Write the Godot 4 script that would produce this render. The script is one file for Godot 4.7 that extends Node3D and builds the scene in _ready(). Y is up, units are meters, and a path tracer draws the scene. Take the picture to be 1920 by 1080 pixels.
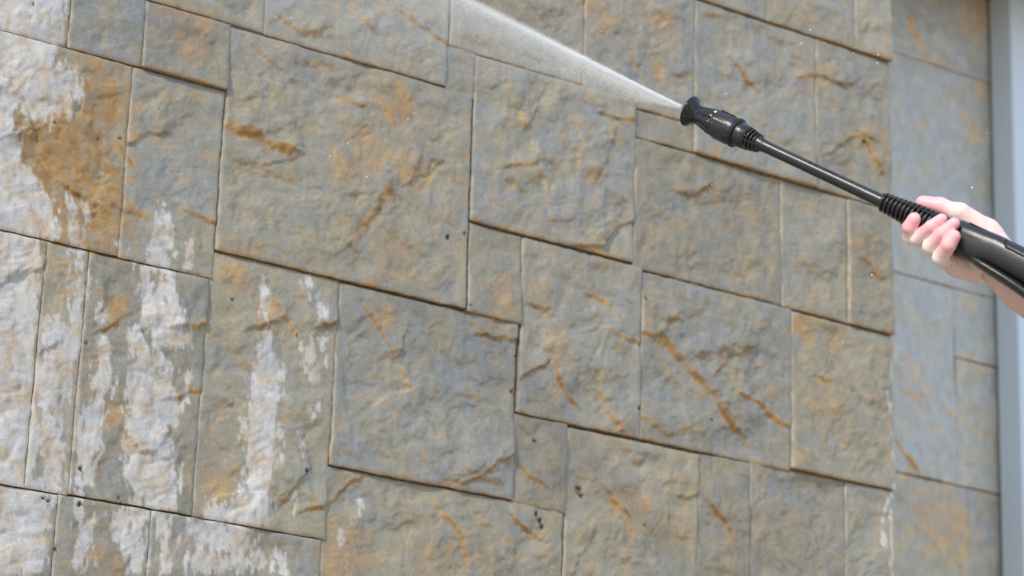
extends Node3D
# A wet split-stone wall being washed with a pressure lance. The wall stands in the plane z = 0 (x along it, y up); the recessed wall half a metre behind it.

var rng := RandomNumberGenerator.new()
var low := FastNoiseLite.new()
var mid := FastNoiseLite.new()
var fine := FastNoiseLite.new()
var tint := FastNoiseLite.new()
var blotch := FastNoiseLite.new()
var streak := FastNoiseLite.new()
var jag := FastNoiseLite.new()
var ledges: Array = []
var blobs: Array = []
var dries: Array = []
var pits: Array = []
var stone_mat: StandardMaterial3D
var mortar_mat: StandardMaterial3D

func _ready() -> void:
	# --- camera
	var cam := Camera3D.new()
	cam.name = "camera"
	cam.transform = Transform3D(Basis(Vector3(0.8261, 0.0344, 0.5625), Vector3(-0.2013, 0.9503, 0.2375), Vector3(-0.5263, -0.3094, 0.7920)), Vector3(-2.0527, 0.8532, 3.0887))
	var att := CameraAttributesPhysical.new()
	att.frustum_focal_length = 110.9
	att.frustum_focus_distance = 3.3
	att.exposure_aperture = 6.8
	att.frustum_far = 400.0
	att.frustum_near = 0.05
	cam.attributes = att
	cam.keep_aspect = Camera3D.KEEP_HEIGHT
	add_child(cam)
	cam.fov = 12.342
	cam.near = 0.05
	cam.far = 400.0
	# --- sky, sun, exposure
	var sky_mat := ProceduralSkyMaterial.new()
	sky_mat.sky_top_color = Color(0.64, 0.74, 0.88)
	sky_mat.sky_horizon_color = Color(0.90, 0.935, 0.97)
	sky_mat.sky_curve = 0.22
	sky_mat.ground_horizon_color = Color(0.6, 0.56, 0.5)
	sky_mat.ground_bottom_color = Color(0.45, 0.41, 0.36)
	var sky := Sky.new()
	sky.sky_material = sky_mat
	var env := Environment.new()
	env.background_mode = Environment.BG_SKY
	env.sky = sky
	env.tonemap_mode = Environment.TONE_MAPPER_LINEAR
	env.tonemap_exposure = 1.54
	env.sdfgi_enabled = true
	env.ssao_enabled = true
	env.ssil_enabled = true
	env.volumetric_fog_enabled = true
	env.volumetric_fog_density = 0.0
	var world := WorldEnvironment.new()
	world.name = "world_environment"
	world.environment = env
	add_child(world)
	var sun := DirectionalLight3D.new()
	sun.name = "sun"
	sun.light_energy = 0.76
	sun.light_color = Color(1.0, 0.97, 0.92)
	sun.light_angular_distance = 1.6
	sun.shadow_enabled = true
	sun.look_at_from_position(Vector3(-0.77, 0.57, 0.40), Vector3.ZERO, Vector3.UP)
	add_child(sun)

	set_up_noise()
	set_up_materials()
	build_ground()
	build_front_wall()
	build_recess()
	build_frame()
	build_eave()
	build_lance()
	build_person()
	build_spray()
	build_droplets()

# ---------------------------------------------------------------- helpers
func tag(o: Node, label := "", category := "", group := "", kind := "") -> void:
	for pair in [["label", label], ["category", category], ["group", group], ["kind", kind]]:
		if pair[1] != "":
			o.set_meta(pair[0], pair[1])

func thing(called: String, label: String, category: String, where: Vector3, group := "") -> Node3D:
	var o := Node3D.new()
	o.name = called
	o.position = where
	tag(o, label, category, group)
	add_child(o, true)
	return o

func part(called: String, m: Mesh, mat: Material, parent: Node, xf := Transform3D()) -> MeshInstance3D:
	var o := MeshInstance3D.new()
	o.name = called
	o.mesh = m
	o.material_override = mat
	o.transform = xf
	parent.add_child(o, true)
	return o

func noise(sd: int, freq: float, oct: int, kind := FastNoiseLite.TYPE_SIMPLEX_SMOOTH) -> FastNoiseLite:
	var n := FastNoiseLite.new()
	n.seed = sd
	n.noise_type = kind
	n.frequency = freq
	n.fractal_type = FastNoiseLite.FRACTAL_FBM if oct > 1 else FastNoiseLite.FRACTAL_NONE
	n.fractal_octaves = oct
	return n

func set_up_noise() -> void:
	rng.seed = 71
	low = noise(11, 1.0 / 190.0, 3)
	mid = noise(23, 1.0 / 60.0, 4)
	fine = noise(37, 1.0 / 9.0, 3)
	tint = noise(41, 1.0 / 120.0, 4)
	blotch = noise(53, 1.0 / 38.0, 4)
	streak = noise(61, 1.0 / 14.0, 4)
	jag = noise(67, 1.0 / 26.0, 5)

func plain(c: Color, rough: float, metal := 0.0) -> StandardMaterial3D:
	var m := StandardMaterial3D.new()
	m.albedo_color = c.linear_to_srgb()
	m.roughness = rough
	m.metallic = metal
	return m

func grain_texture(freq: float, lo: float, hi: float, sd: int) -> NoiseTexture2D:
	var t := NoiseTexture2D.new()
	t.width = 512
	t.height = 512
	t.seamless = true
	t.noise = noise(sd, freq, 4)
	var ramp := Gradient.new()
	ramp.set_color(0, Color(lo, lo, lo))
	ramp.set_color(1, Color(hi, hi, hi))
	t.color_ramp = ramp
	return t

func set_up_materials() -> void:
	# stone: colour at the vertices; UV.x says how wet the stone is (dry 0, wet 1) and looks up the gloss; UV2 lays a fine grain over it
	stone_mat = StandardMaterial3D.new()
	stone_mat.vertex_color_use_as_albedo = true
	var g := Gradient.new()
	g.set_color(0, Color(0.88, 0.88, 0.88))
	g.set_color(1, Color(0.21, 0.21, 0.21))
	var gt := GradientTexture2D.new()
	gt.gradient = g
	gt.width = 64
	gt.height = 4
	stone_mat.roughness = 1.0
	stone_mat.roughness_texture = gt
	stone_mat.roughness_texture_channel = BaseMaterial3D.TEXTURE_CHANNEL_RED
	stone_mat.metallic_specular = 0.5
	stone_mat.detail_enabled = true
	stone_mat.detail_blend_mode = BaseMaterial3D.BLEND_MODE_MUL
	stone_mat.detail_uv_layer = BaseMaterial3D.DETAIL_UV_2
	stone_mat.detail_albedo = grain_texture(0.06, 0.86, 1.0, 5)
	mortar_mat = plain(Color(0.52, 0.38, 0.21), 0.9)
	mortar_mat.albedo_texture = grain_texture(0.02, 0.25, 1.0, 31)
	mortar_mat.uv1_triplanar = true
	mortar_mat.uv1_scale = Vector3(2.6, 2.6, 2.6)

# ---------------------------------------------------------------- ground
func build_ground() -> void:
	var st := SurfaceTool.new()
	st.begin(Mesh.PRIMITIVE_TRIANGLES)
	for k in [[-120, -120], [120, -120], [120, 120], [-120, -120], [120, 120], [-120, 120]]:
		st.set_normal(Vector3.UP)
		st.set_uv(Vector2(k[0], k[1]) * 0.5)
		st.add_vertex(Vector3(k[0], 0.0, k[1]))
	var m := plain(Color(0.56, 0.47, 0.36), 0.9)
	m.albedo_texture = grain_texture(0.03, 0.75, 1.0, 9)
	var o := part("ground", st.commit(), m, self)
	tag(o, "pale sandy paved ground in front of the stone wall", "ground", "", "structure")

# ---------------------------------------------------------------- marks of the stone faces (millimetres on the wall)
func ledge(pts: Array, h: float, reach: float, stain: float, band: float) -> void:
	var lo := Vector2(1e9, 1e9)
	var hi := Vector2(-1e9, -1e9)
	for p in pts:
		lo = lo.min(p)
		hi = hi.max(p)
	ledges.append({"p": pts, "h": h, "r": reach, "s": stain, "b": band, "lo": lo - Vector2(reach, reach) - Vector2(30, 30), "hi": hi + Vector2(reach, reach) + Vector2(30, 30)})

func rust(x: float, y: float, r: float, s: float) -> void:
	blobs.append([Vector2(x, y), r, s])

func dry_streak(x0: float, y0: float, r0: float, x1: float, y1: float, r1: float) -> void:
	dries.append([Vector2(x0, y0), r0, Vector2(x1, y1), r1])

func pit(x: float, y: float, r: float) -> void:
	pits.append([Vector2(x, y), r])

func front_marks() -> void:
	# clefts of the split faces
	ledge([Vector2(-484,2200), Vector2(-446,2196), Vector2(-390,2184)], 8, 45, 1, 20.3273)
	ledge([Vector2(-455,2148), Vector2(-417,2153), Vector2(-380,2171)], 4, 25, 0, 6.25455)
	ledge([Vector2(-426,2308), Vector2(-409,2300)], 4, 20, 0.7, 6.25455)
	ledge([Vector2(-305,2282), Vector2(-267,2278)], 4, 25, 0.9, 7.03636)
	ledge([Vector2(-280,2071), Vector2(-226,2162)], 6, 50, 1, 17.2)
	ledge([Vector2(-183,2183), Vector2(-146,2213)], 5, 25, 0.5, 6.25455)
	ledge([Vector2(-181,2193), Vector2(-172,2219)], 4, 18, 0.6, 7.81818)
	ledge([Vector2(-268,2201), Vector2(-281,2224)], 3, 18, 0.2, 5.47273)
	ledge([Vector2(-133,2080), Vector2(-148,2120)], 3, 20, 0.4, 4.69091)
	ledge([Vector2(-407,2372), Vector2(-379,2359), Vector2(-349,2374)], 5, 35, 0.6, 7.03636)
	ledge([Vector2(-281,2407), Vector2(-245,2398)], 4, 30, 0.6, 10.9455)
	ledge([Vector2(-243,2448), Vector2(-184,2428), Vector2(-136,2413)], 4, 40, 0.9, 7.03636)
	ledge([Vector2(-300,2429), Vector2(-252,2396)], 3, 40, 0.6, 9.38182)
	ledge([Vector2(-26,2376), Vector2(11,2318), Vector2(31,2282), Vector2(45,2244), Vector2(68,2153)], 4, 60, 0.2, 6.25455)
	ledge([Vector2(-17,2244), Vector2(28,2263)], 5, 35, 0.8, 9.38182)
	ledge([Vector2(120,2150), Vector2(160,2161), Vector2(183,2196), Vector2(212,2209)], 7, 45, 0.75, 7.03636)
	ledge([Vector2(150,2371), Vector2(212,2378)], 5, 30, 0.9, 10.1636)
	ledge([Vector2(148,2279), Vector2(171,2338)], 4, 25, 0.3, 6.25455)
	ledge([Vector2(106,2335), Vector2(115,2310), Vector2(110,2277)], 3, 25, 0.3, 4.69091)
	ledge([Vector2(14,2319), Vector2(40,2375)], 4, 25, 0.4, 5.47273)
	ledge([Vector2(10,1921), Vector2(67,1961)], 6, 40, 1, 7.03636)
	ledge([Vector2(70,1965), Vector2(83,1928), Vector2(114,1908)], 6, 45, 1, 7.81818)
	ledge([Vector2(162,2031), Vector2(107,2016), Vector2(73,1996)], 4, 45, 0, 4.69091)
	ledge([Vector2(170,2029), Vector2(228,2024)], 3, 30, 0.8, 6.25455)
	ledge([Vector2(228,2014), Vector2(179,2014), Vector2(152,1988)], 3, 40, 0.1, 4.69091)
	ledge([Vector2(160,1957), Vector2(170,1901), Vector2(199,1882)], 4, 40, 0.7, 7.03636)
	ledge([Vector2(40,2040), Vector2(60,2040)], 4, 15, 1, 6.25455)
	ledge([Vector2(137,2077), Vector2(174,2074)], 3, 25, 0.8, 7.03636)
	ledge([Vector2(238,2039), Vector2(267,2040)], 5, 25, 0.7, 5.47273)
	ledge([Vector2(267,2040), Vector2(297,2076)], 4, 25, 0.3, 4.69091)
	ledge([Vector2(277,2040), Vector2(334,1999), Vector2(366,1976), Vector2(419,1926)], 7, 60, 1, 15.6364)
	ledge([Vector2(381,2008), Vector2(402,2035), Vector2(439,2053)], 6, 35, 0.8, 6.25455)
	ledge([Vector2(422,1979), Vector2(464,1971), Vector2(518,1944)], 5, 35, 0.9, 9.38182)
	ledge([Vector2(241,1904), Vector2(288,1887), Vector2(327,1908)], 3, 25, 0.8, 7.03636)
	ledge([Vector2(586,2034), Vector2(623,2032)], 3, 20, 0.9, 7.03636)
	ledge([Vector2(538,1908), Vector2(570,1901)], 3, 20, 0.8, 7.03636)
	ledge([Vector2(603,2006), Vector2(636,1930)], 3, 40, 0.1, 4.69091)
	ledge([Vector2(376,1789), Vector2(404,1768), Vector2(418,1740)], 5, 35, 0.9, 7.03636)
	ledge([Vector2(320,1800), Vector2(352,1810)], 6, 30, 0.9, 7.81818)
	ledge([Vector2(-251,1983), Vector2(-199,1923), Vector2(-172,1877)], 4, 60, 0.5, 6.25455)
	ledge([Vector2(-194,1920), Vector2(-179,1962)], 4, 20, 0.2, 5.47273)
	ledge([Vector2(-52,1976), Vector2(5,1982)], 7, 30, 0.9, 7.03636)
	ledge([Vector2(-176,1869), Vector2(-216,1846)], 4, 30, 0.2, 4.69091)
	ledge([Vector2(-83,1756), Vector2(-47,1765), Vector2(-21,1795), Vector2(1,1805)], 7, 40, 0.8, 7.81818)
	ledge([Vector2(-74,1882), Vector2(-48,1881)], 4, 18, 0.9, 7.03636)
	ledge([Vector2(-112,1710), Vector2(-70,1678), Vector2(-60,1645)], 4, 50, 0.8, 7.03636)
	ledge([Vector2(14,1719), Vector2(61,1695)], 4, 30, 0.8, 7.81818)
	ledge([Vector2(-290,1689), Vector2(-250,1731), Vector2(-237,1738)], 4, 30, 0.9, 7.03636)
	ledge([Vector2(182,1781), Vector2(212,1754), Vector2(227,1725)], 5, 35, 0.9, 7.81818)
	ledge([Vector2(124,1657), Vector2(151,1713)], 3, 30, 0.1, 4.69091)
	ledge([Vector2(28,1793), Vector2(58,1777)], 4, 20, 0.9, 6.25455)
	ledge([Vector2(-419,1915), Vector2(-386,1933)], 5, 25, 0.9, 8.6)
	ledge([Vector2(-380,1943), Vector2(-357,1917)], 4, 25, 0.9, 7.81818)
	ledge([Vector2(-320,1935), Vector2(-291,1950)], 7, 30, 1, 8.6)
	ledge([Vector2(-356,1685), Vector2(-325,1728)], 5, 30, 0.4, 6.25455)
	ledge([Vector2(-326,1672), Vector2(-303,1682)], 5, 25, 1, 7.81818)
	ledge([Vector2(-407,1686), Vector2(-440,1678), Vector2(-459,1668)], 5, 45, 0, 4.69091)
	ledge([Vector2(-372,1664), Vector2(-384,1685)], 4, 25, 0, 4.69091)
	ledge([Vector2(-529,1892), Vector2(-495,1902)], 7, 30, 1, 8.6)
	ledge([Vector2(-534,1795), Vector2(-495,1814)], 5, 25, 0.9, 7.81818)
	ledge([Vector2(-598,1731), Vector2(-578,1713), Vector2(-560,1711), Vector2(-544,1735)], 5, 60, 0, 4.69091)
	ledge([Vector2(-566,1821), Vector2(-601,1893)], 3, 30, 0.1, 3.90909)
	ledge([Vector2(-645,1867), Vector2(-612,1890)], 4, 30, 0.9, 9.38182)
	ledge([Vector2(-734,1813), Vector2(-715,1827)], 5, 25, 0.4, 5.47273)
	ledge([Vector2(-683,1696), Vector2(-704,1735)], 4, 30, 0.1, 4.69091)
	ledge([Vector2(-777,1912), Vector2(-745,1926), Vector2(-736,1933)], 5, 50, 0, 4.69091)
	ledge([Vector2(-791,1892), Vector2(-778,1910)], 4, 30, 0, 4.69091)
	ledge([Vector2(-773,2121), Vector2(-781,2136), Vector2(-789,2160), Vector2(-811,2173)], 8, 40, 0.5, 5.47273)
	ledge([Vector2(-793,2103), Vector2(-772,2114)], 5, 25, 0.9, 6.25455)
	ledge([Vector2(-732,2214), Vector2(-751,2228)], 5, 25, 0.3, 7.03636)
	ledge([Vector2(-710,2047), Vector2(-674,2034)], 8, 40, 1, 9.38182)
	ledge([Vector2(-660,2043), Vector2(-635,2035)], 4, 25, 0.9, 9.38182)
	ledge([Vector2(-629,2038), Vector2(-599,2030)], 3, 25, 0.8, 8.6)
	ledge([Vector2(-630,2130), Vector2(-601,2152), Vector2(-585,2157)], 6, 35, 0.9, 6.25455)
	ledge([Vector2(-543,2059), Vector2(-493,2048)], 4, 30, 0.8, 7.81818)
	ledge([Vector2(593,2547), Vector2(633,2543), Vector2(664,2561)], 5, 30, 0.9, 7.03636)
	ledge([Vector2(548,2537), Vector2(575,2548)], 4, 20, 0.9, 7.03636)
	ledge([Vector2(604,2419), Vector2(667,2469), Vector2(690,2465)], 5, 35, 0.9, 8.6)
	ledge([Vector2(685,2459), Vector2(719,2414)], 6, 30, 1, 7.03636)
	ledge([Vector2(409,2523), Vector2(439,2499)], 7, 30, 0.8, 7.03636)
	ledge([Vector2(316,2282), Vector2(345,2290), Vector2(359,2303)], 7, 35, 0.9, 7.03636)
	ledge([Vector2(666,2260), Vector2(717,2230)], 5, 30, 0.9, 9.38182)
	# iron stains
	rust(-716,2091, 93, 1.15)
	rust(-678,2181, 55, 0.9)
	rust(-659,2025, 59, 1)
	rust(-719,1996, 46, 0.9)
	rust(-724,2131, 47, 1.1)
	rust(-547,2317, 41, 0.7)
	rust(-574,2334, 32, 0.5)
	rust(-215,2291, 47, 0.75)
	rust(-183,2195, 34, 0.7)
	rust(-256,2211, 42, 0.6)
	rust(-298,2172, 33, 0.5)
	rust(-220,2061, 50, 0.35)
	rust(559,2116, 33, 0.9)
	rust(741,2113, 17, 1)
	rust(603,1993, 55, 0.4)
	rust(221,1768, 43, 0.55)
	rust(291,1755, 39, 0.4)
	rust(-254,1620, 56, 0.6)
	rust(-108,1631, 49, 0.4)
	rust(48,2054, 29, 0.5)
	rust(84,1987, 29, 0.5)
	rust(269,2564, 28, 0.7)
	rust(255,2474, 15, 0.9)
	rust(-632,1896, 26, 0.8)
	rust(-618,1753, 21, 0.7)
	rust(-455,1979, 32, 0.6)
	rust(-457,1694, 39, 0.6)
	rust(-401,1929, 32, 0.4)
	rust(-807,2270, 19, 0.8)
	rust(-800,2264, 12, 0.9)
	rust(-769,1782, 30, 0.45)
	rust(-610,1556, 38, 0.5)
	rust(-27,2038, 30, 0.6)
	rust(130,2530, 36, 0.5)
	rust(708,2460, 39, 0.6)
	rust(683,2268, 38, 0.5)
	rust(649,2390, 38, 0.3)
	rust(614,2101, 37, 0.5)
	rust(-35,2004, 34, 0.4)
	rust(-224,1973, 29, 0.5)
	rust(-409,1806, 24, 0.3)
	rust(-748,1758, 38, 0.3)
	rust(582,2541, 48, 0.35)
	# pale patches that are still dry
	dry_streak(-875,2273, 54, -800,2279, 47)
	dry_streak(-784,2276, 43, -764,2266, 27)
	dry_streak(-756,2307, 20, -749,2274, 9)
	dry_streak(-864,2163, 73, -778,2208, 43)
	dry_streak(-777,2201, 39, -730,2198, 25)
	dry_streak(-765,2158, 33, -735,2170, 27)
	dry_streak(-855,2083, 69, -829,1971, 83)
	dry_streak(-801,2066, 23, -785,1981, 37)
	dry_streak(-777,2050, 18, -741,1995, 20)
	dry_streak(-736,2018, 11, -733,1986, 17)
	dry_streak(-708,2030, 7, -696,1983, 10)
	dry_streak(-685,2027, 5, -682,2016, 5)
	dry_streak(-697,1997, 8, -693,1965, 8)
	dry_streak(-839,1926, 98, -809,1635, 96)
	dry_streak(-787,1922, 45, -753,1658, 37)
	dry_streak(-767,1949, 27, -758,1784, 30)
	dry_streak(-718,1792, 21, -697,1689, 19)
	dry_streak(-712,1851, 20, -698,1781, 24)
	dry_streak(-687,1900, 11, -687,1827, 12)
	dry_streak(-700,1682, 15, -692,1641, 15)
	dry_streak(-686,1959, 8, -679,1901, 7)
	dry_streak(-712,1651, 7, -714,1630, 12)
	dry_streak(-650,1919, 7, -652,1878, 8)
	dry_streak(-639,1844, 10, -638,1793, 18)
	dry_streak(-647,1762, 17, -650,1705, 21)
	dry_streak(-653,1697, 15, -649,1662, 12)
	dry_streak(-594,1957, 9, -560,1881, 28)
	dry_streak(-594,1860, 14, -560,1778, 40)
	dry_streak(-571,1820, 35, -569,1748, 35)
	dry_streak(-576,1739, 28, -566,1676, 28)
	dry_streak(-553,1707, 31, -542,1658, 28)
	dry_streak(-557,1942, 17, -532,1872, 11)
	dry_streak(-520,1830, 5, -513,1794, 5)
	dry_streak(-802,1568, 81, -744,1570, 55)
	dry_streak(-719,1609, 28, -710,1555, 16)
	dry_streak(-654,1633, 11, -647,1550, 10)
	dry_streak(-640,1600, 11, -639,1551, 8)
	dry_streak(-597,1628, 12, -582,1588, 17)
	dry_streak(-575,1639, 14, -572,1562, 12)
	dry_streak(-539,1627, 12, -530,1561, 11)
	dry_streak(-462,1650, 17, -405,1641, 17)
	dry_streak(-483,1618, 20, -419,1613, 22)
	dry_streak(-488,1574, 17, -377,1598, 13)
	dry_streak(-362,1607, 6, -352,1583, 6)
	dry_streak(-575,2052, 6, -572,2014, 17)
	dry_streak(-575,2014, 17, -569,1970, 19)
	dry_streak(-535,2015, 5, -528,1978, 8)
	dry_streak(-633,2008, 4, -629,1986, 4)
	dry_streak(-414,1992, 5, -408,1958, 7)
	dry_streak(-403,1952, 6, -409,1927, 6)
	dry_streak(-404,1905, 11, -395,1839, 19)
	dry_streak(-396,1854, 22, -403,1777, 24)
	dry_streak(-399,1778, 27, -403,1703, 20)
	dry_streak(-408,1677, 19, -430,1655, 20)
	dry_streak(-401,1704, 17, -390,1654, 14)
	dry_streak(-384,1751, 11, -375,1730, 11)
	dry_streak(-349,2009, 4, -341,1972, 6)
	dry_streak(-328,1975, 7, -318,1954, 8)
	dry_streak(-333,1920, 6, -334,1866, 10)
	dry_streak(-325,1867, 5, -316,1846, 6)
	dry_streak(-312,1916, 7, -316,1885, 6)
	dry_streak(-318,1823, 7, -321,1800, 5)
	dry_streak(-372,1866, 4, -377,1827, 7)
	dry_streak(-332,1775, 3, -334,1745, 3)
	dry_streak(-339,1688, 3, -340,1651, 3)
	dry_streak(-265,1652, 2, -262,1630, 3)
	dry_streak(-240,1697, 2, -243,1678, 2)
	dry_streak(722,1849, 3, 716,1788, 6)
	dry_streak(738,1895, 4, 736,1739, 4)
	dry_streak(739,2090, 3, 738,1895, 4)
	# small holes
	pit(-117,2111, 3.4)
	pit(-89,2123, 2.6)
	pit(-77,2015, 2.5)
	pit(54,1729, 4.2)
	pit(61,1720, 4.2)
	pit(66,1713, 3.4)
	pit(131,1779, 5.1)
	pit(136,1770, 3.4)
	pit(47,1836, 3.4)
	pit(245,1743, 2.6)
	pit(-327,1727, 3.2)
	pit(-786,2291, 1.6)
	pit(-654,1629, 3.8)
	pit(-706,1628, 2.2)
	pit(-698,1626, 2.2)
	pit(-602,1645, 2.3)
	pit(7,1903, 2.5)
	pit(-666,1842, 2.3)
	pit(-658,1675, 3.0)
	pit(-354,1915, 1.6)
	pit(-457,1946, 1.6)
	pit(682,2456, 3.9)
	pit(241,2094, 2.7)
	pit(9,1956, 1.7)
	pit(-479,2243, 1.6)
	pit(369,1925, 1.8)
	pit(232,1918, 2.6)
	pit(-739,2133, 1.6)
	pit(-673,2128, 1.6)
	pit(-642,2136, 1.6)
	pit(-590,2189, 1.6)
	pit(-684,1565, 2.2)

func recess_marks() -> void:
	ledge([Vector2(1204,2132), Vector2(1239,2095)], 9, 45, 0.8, 10.9455)
	ledge([Vector2(1310,2082), Vector2(1296,2130)], 9, 45, 0.8, 10.9455)
	ledge([Vector2(1245,3007), Vector2(1280,2951)], 8, 50, 0.8, 10.9455)
	ledge([Vector2(1263,2236), Vector2(1254,2281)], 5, 35, 0.6, 9.38182)
	ledge([Vector2(1330,2224), Vector2(1351,2215)], 4, 30, 0.6, 10.9455)
	ledge([Vector2(1229,2240), Vector2(1270,2240)], 4, 30, 0.7, 12.5091)
	rust(1332,1985, 66, 0.7)
	rust(1279,2017, 44, 0.6)
	rust(1443,3067, 71, 0.5)
	rust(1393,2824, 23, 0.5)
	rust(1419,2805, 19, 0.6)
	rust(1273,2796, 14, 0.6)
	rust(1439,2904, 21, 0.5)
	rust(1230,2287, 33, 0.4)
	rust(1398,2448, 34, 0.3)

# ---------------------------------------------------------------- one stone
# rectangle in millimetres of wall, how far its face stands out at the top and at the bottom, which character it has
func stone(parent: Node3D, x0: float, x1: float, y0: float, y1: float, zt: float, zb: float, sd: int, cell := 2.6, rough_amount := 1.0, look := {}) -> MeshInstance3D:
	var r := RandomNumberGenerator.new()
	r.seed = sd * 7919 + 13
	var ox := r.randf_range(-9000, 9000)
	var oy := r.randf_range(-9000, 9000)
	var tone: float = look.get("tone", r.randf_range(-0.15, 0.13))
	var blue: float = look.get("blue", r.randf_range(-0.22, 0.18))
	var ochre: float = look.get("ochre", r.randf_range(-0.15, 0.2))
	var pale: float = look.get("pale", 1.0)
	var tiltx := r.randf_range(-2.0, 2.0)
	var w := x1 - x0
	var hgt := y1 - y0
	var nx := maxi(6, int(w / cell))
	var ny := maxi(6, int(hgt / cell))
	var cx := 0.5 * (x0 + x1)
	var cy := 0.5 * (y0 + y1)
	# what of the marks touches this stone
	var led: Array = []
	for l in ledges:
		if l.hi.x > x0 and l.lo.x < x1 and l.hi.y > y0 and l.lo.y < y1:
			var m := Vector2.ZERO
			for p in l.p:
				m += p
			m /= l.p.size()
			if m.x > x0 - 4 and m.x < x1 + 4 and m.y > y0 - 4 and m.y < y1 + 4:
				led.append(l)
	var blo: Array = []
	for b in blobs:
		if b[0].x + b[1] * 1.6 > x0 and b[0].x - b[1] * 1.6 < x1 and b[0].y + b[1] * 1.6 > y0 and b[0].y - b[1] * 1.6 < y1:
			blo.append(b)
	var dry: Array = []
	for d in dries:
		var lo: Vector2 = d[0].min(d[2]) - Vector2.ONE * (maxf(d[1], d[3]) + 25)
		var hi: Vector2 = d[0].max(d[2]) + Vector2.ONE * (maxf(d[1], d[3]) + 25)
		if hi.x > x0 and lo.x < x1 and hi.y > y0 and lo.y < y1:
			dry.append(d)
	var pit_here: Array = []
	for p in pits:
		if p[0].x > x0 - 5 and p[0].x < x1 + 5 and p[0].y > y0 - 5 and p[0].y < y1 + 5:
			pit_here.append(p)
	var n := (nx + 1) * (ny + 1)
	var pos := PackedVector3Array()
	pos.resize(n)
	var st_ := PackedFloat32Array()   # stain
	st_.resize(n)
	var dk := PackedFloat32Array()    # near-black colour in the pits
	dk.resize(n)
	var wt := PackedFloat32Array()    # wetness
	wt.resize(n)
	for j in ny + 1:
		var t := float(j) / ny
		for i in nx + 1:
			var s := float(i) / nx
			var x := x0 + w * s
			var y := y0 + hgt * t
			var px := x + ox
			var py := y + oy
			# the outline of the stone is not quite straight
			var gx := 0.0
			var gy := 0.0
			if s < 0.06:
				gx = (0.45 + 0.9 * fine.get_noise_2d(77.0, py * 0.35)) * (1.0 - s / 0.06)
			elif s > 0.94:
				gx = -(0.45 + 0.9 * fine.get_noise_2d(177.0, py * 0.35)) * (1.0 - (1.0 - s) / 0.06)
			if t < 0.06:
				gy = (0.4 + 0.9 * fine.get_noise_2d(px * 0.3, 277.0)) * (1.0 - t / 0.06)
			elif t > 0.94:
				gy = -(0.4 + 0.9 * fine.get_noise_2d(px * 0.3, 377.0)) * (1.0 - (1.0 - t) / 0.06)
			var de := minf(minf(x - x0, x1 - x), minf(y - y0, y1 - y))
			var inner := smoothstep(0.0, 26.0, de)
			# broad waves, split plates, roughness
			var wx := px + 26.0 * tint.get_noise_2d(px * 0.8, py * 0.8 + 500.0)
			var wy := py + 26.0 * tint.get_noise_2d(px * 0.8 + 900.0, py * 0.8)
			var a := low.get_noise_2d(wx, wy)
			var q := mid.get_noise_2d(wx * 0.55 + 0.25 * wy, wy * 0.75 - 0.2 * wx) * 3.2
			var fl := floorf(q)
			var fr := q - fl
			var plates := fl + smoothstep(0.72, 1.0, fr)
			var b := mid.get_noise_2d(px * 1.3 + 300.0, py * 1.1)
			var f := fine.get_noise_2d(px, py * 0.8)
			# chips: small split edges, only here and there
			var q3 := mid.get_noise_2d(wx * 1.7 - 0.9 * wy + 77.0, wy * 1.5 + 0.5 * wx) * 3.6
			var f3 := floorf(q3)
			var chips := (f3 + smoothstep(0.70, 1.0, q3 - f3)) * smoothstep(0.0, 0.32, tint.get_noise_2d(px * 1.4, py * 1.4 - 900.0))
			var h := chips * 0.65 * (0.4 + 0.6 * inner) + (a * 7.0 + plates * 1.25) * (0.35 + 0.65 * inner) + (b * 0.38 + f * 0.20) 
			h *= rough_amount
			var stain := 0.42 * smoothstep(0.70, 0.80, fr) * (1.0 - smoothstep(0.93, 1.0, fr)) * smoothstep(0.0, 0.4, blotch.get_noise_2d(px * 0.7 + 444.0, py * 0.7))
			var p2 := Vector2(x, y)
			for l in led:
				if x < l.lo.x or x > l.hi.x or y < l.lo.y or y > l.hi.y:
					continue
				var best := 1e9
				var sgn := 1.0
				var over := 0.0
				var pts: Array = l.p
				var last := pts.size() - 2
				for k in last + 1:
					var p0: Vector2 = pts[k]
					var dv: Vector2 = pts[k + 1] - p0
					var ln := dv.length()
					dv /= ln
					var rel := p2 - p0
					var al := rel.dot(dv)
					var pe := rel.dot(Vector2(-dv.y, dv.x))
					var ov := 0.0
					if al < 0.0:
						ov = -al
					elif al > ln:
						ov = al - ln
					var dd := sqrt(pe * pe + ov * ov)
					if dd < best:
						best = dd
						sgn = pe
						over = ov if (k == 0 and al < 0.0) or (k == last and al > 0.0) else 0.0
				var d := (best if sgn > 0.0 else -best) + jag.get_noise_2d(px * 0.7, py * 0.7) * 7.0 + f * 0.6
				var wband := maxf(2.8, l.b * (0.5 if l.b < 12.0 else 0.8))
				var fade := 1.0 - smoothstep(0.0, 34.0, over)
				if d > -wband - 4.0 and fade > 0.0:
					var up := clampf(1.0 - d / (l.r * 3.2), 0.0, 1.0)
					var prof := smoothstep(-wband, 0.0, d) if d < 0.0 else up
					var lively := clampf(0.95 + 0.8 * blotch.get_noise_2d(px * 0.8, py * 0.8 + 333.0), 0.35, 1.2)
					h += l.h * 0.62 * prof * fade * lively
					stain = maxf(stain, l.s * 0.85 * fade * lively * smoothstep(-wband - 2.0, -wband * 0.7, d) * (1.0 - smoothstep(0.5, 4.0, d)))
			# rust creeping along the lower edges
			if y - y0 < 8.0:
				stain = maxf(stain, 0.75 * (1.0 - smoothstep(0.0, 8.0, y - y0 + 4.0 * f)) * smoothstep(-0.05, 0.35, blotch.get_noise_2d(px * 0.6, 50.0 + py * 0.1)))
			var pit_dark := 0.0
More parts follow.
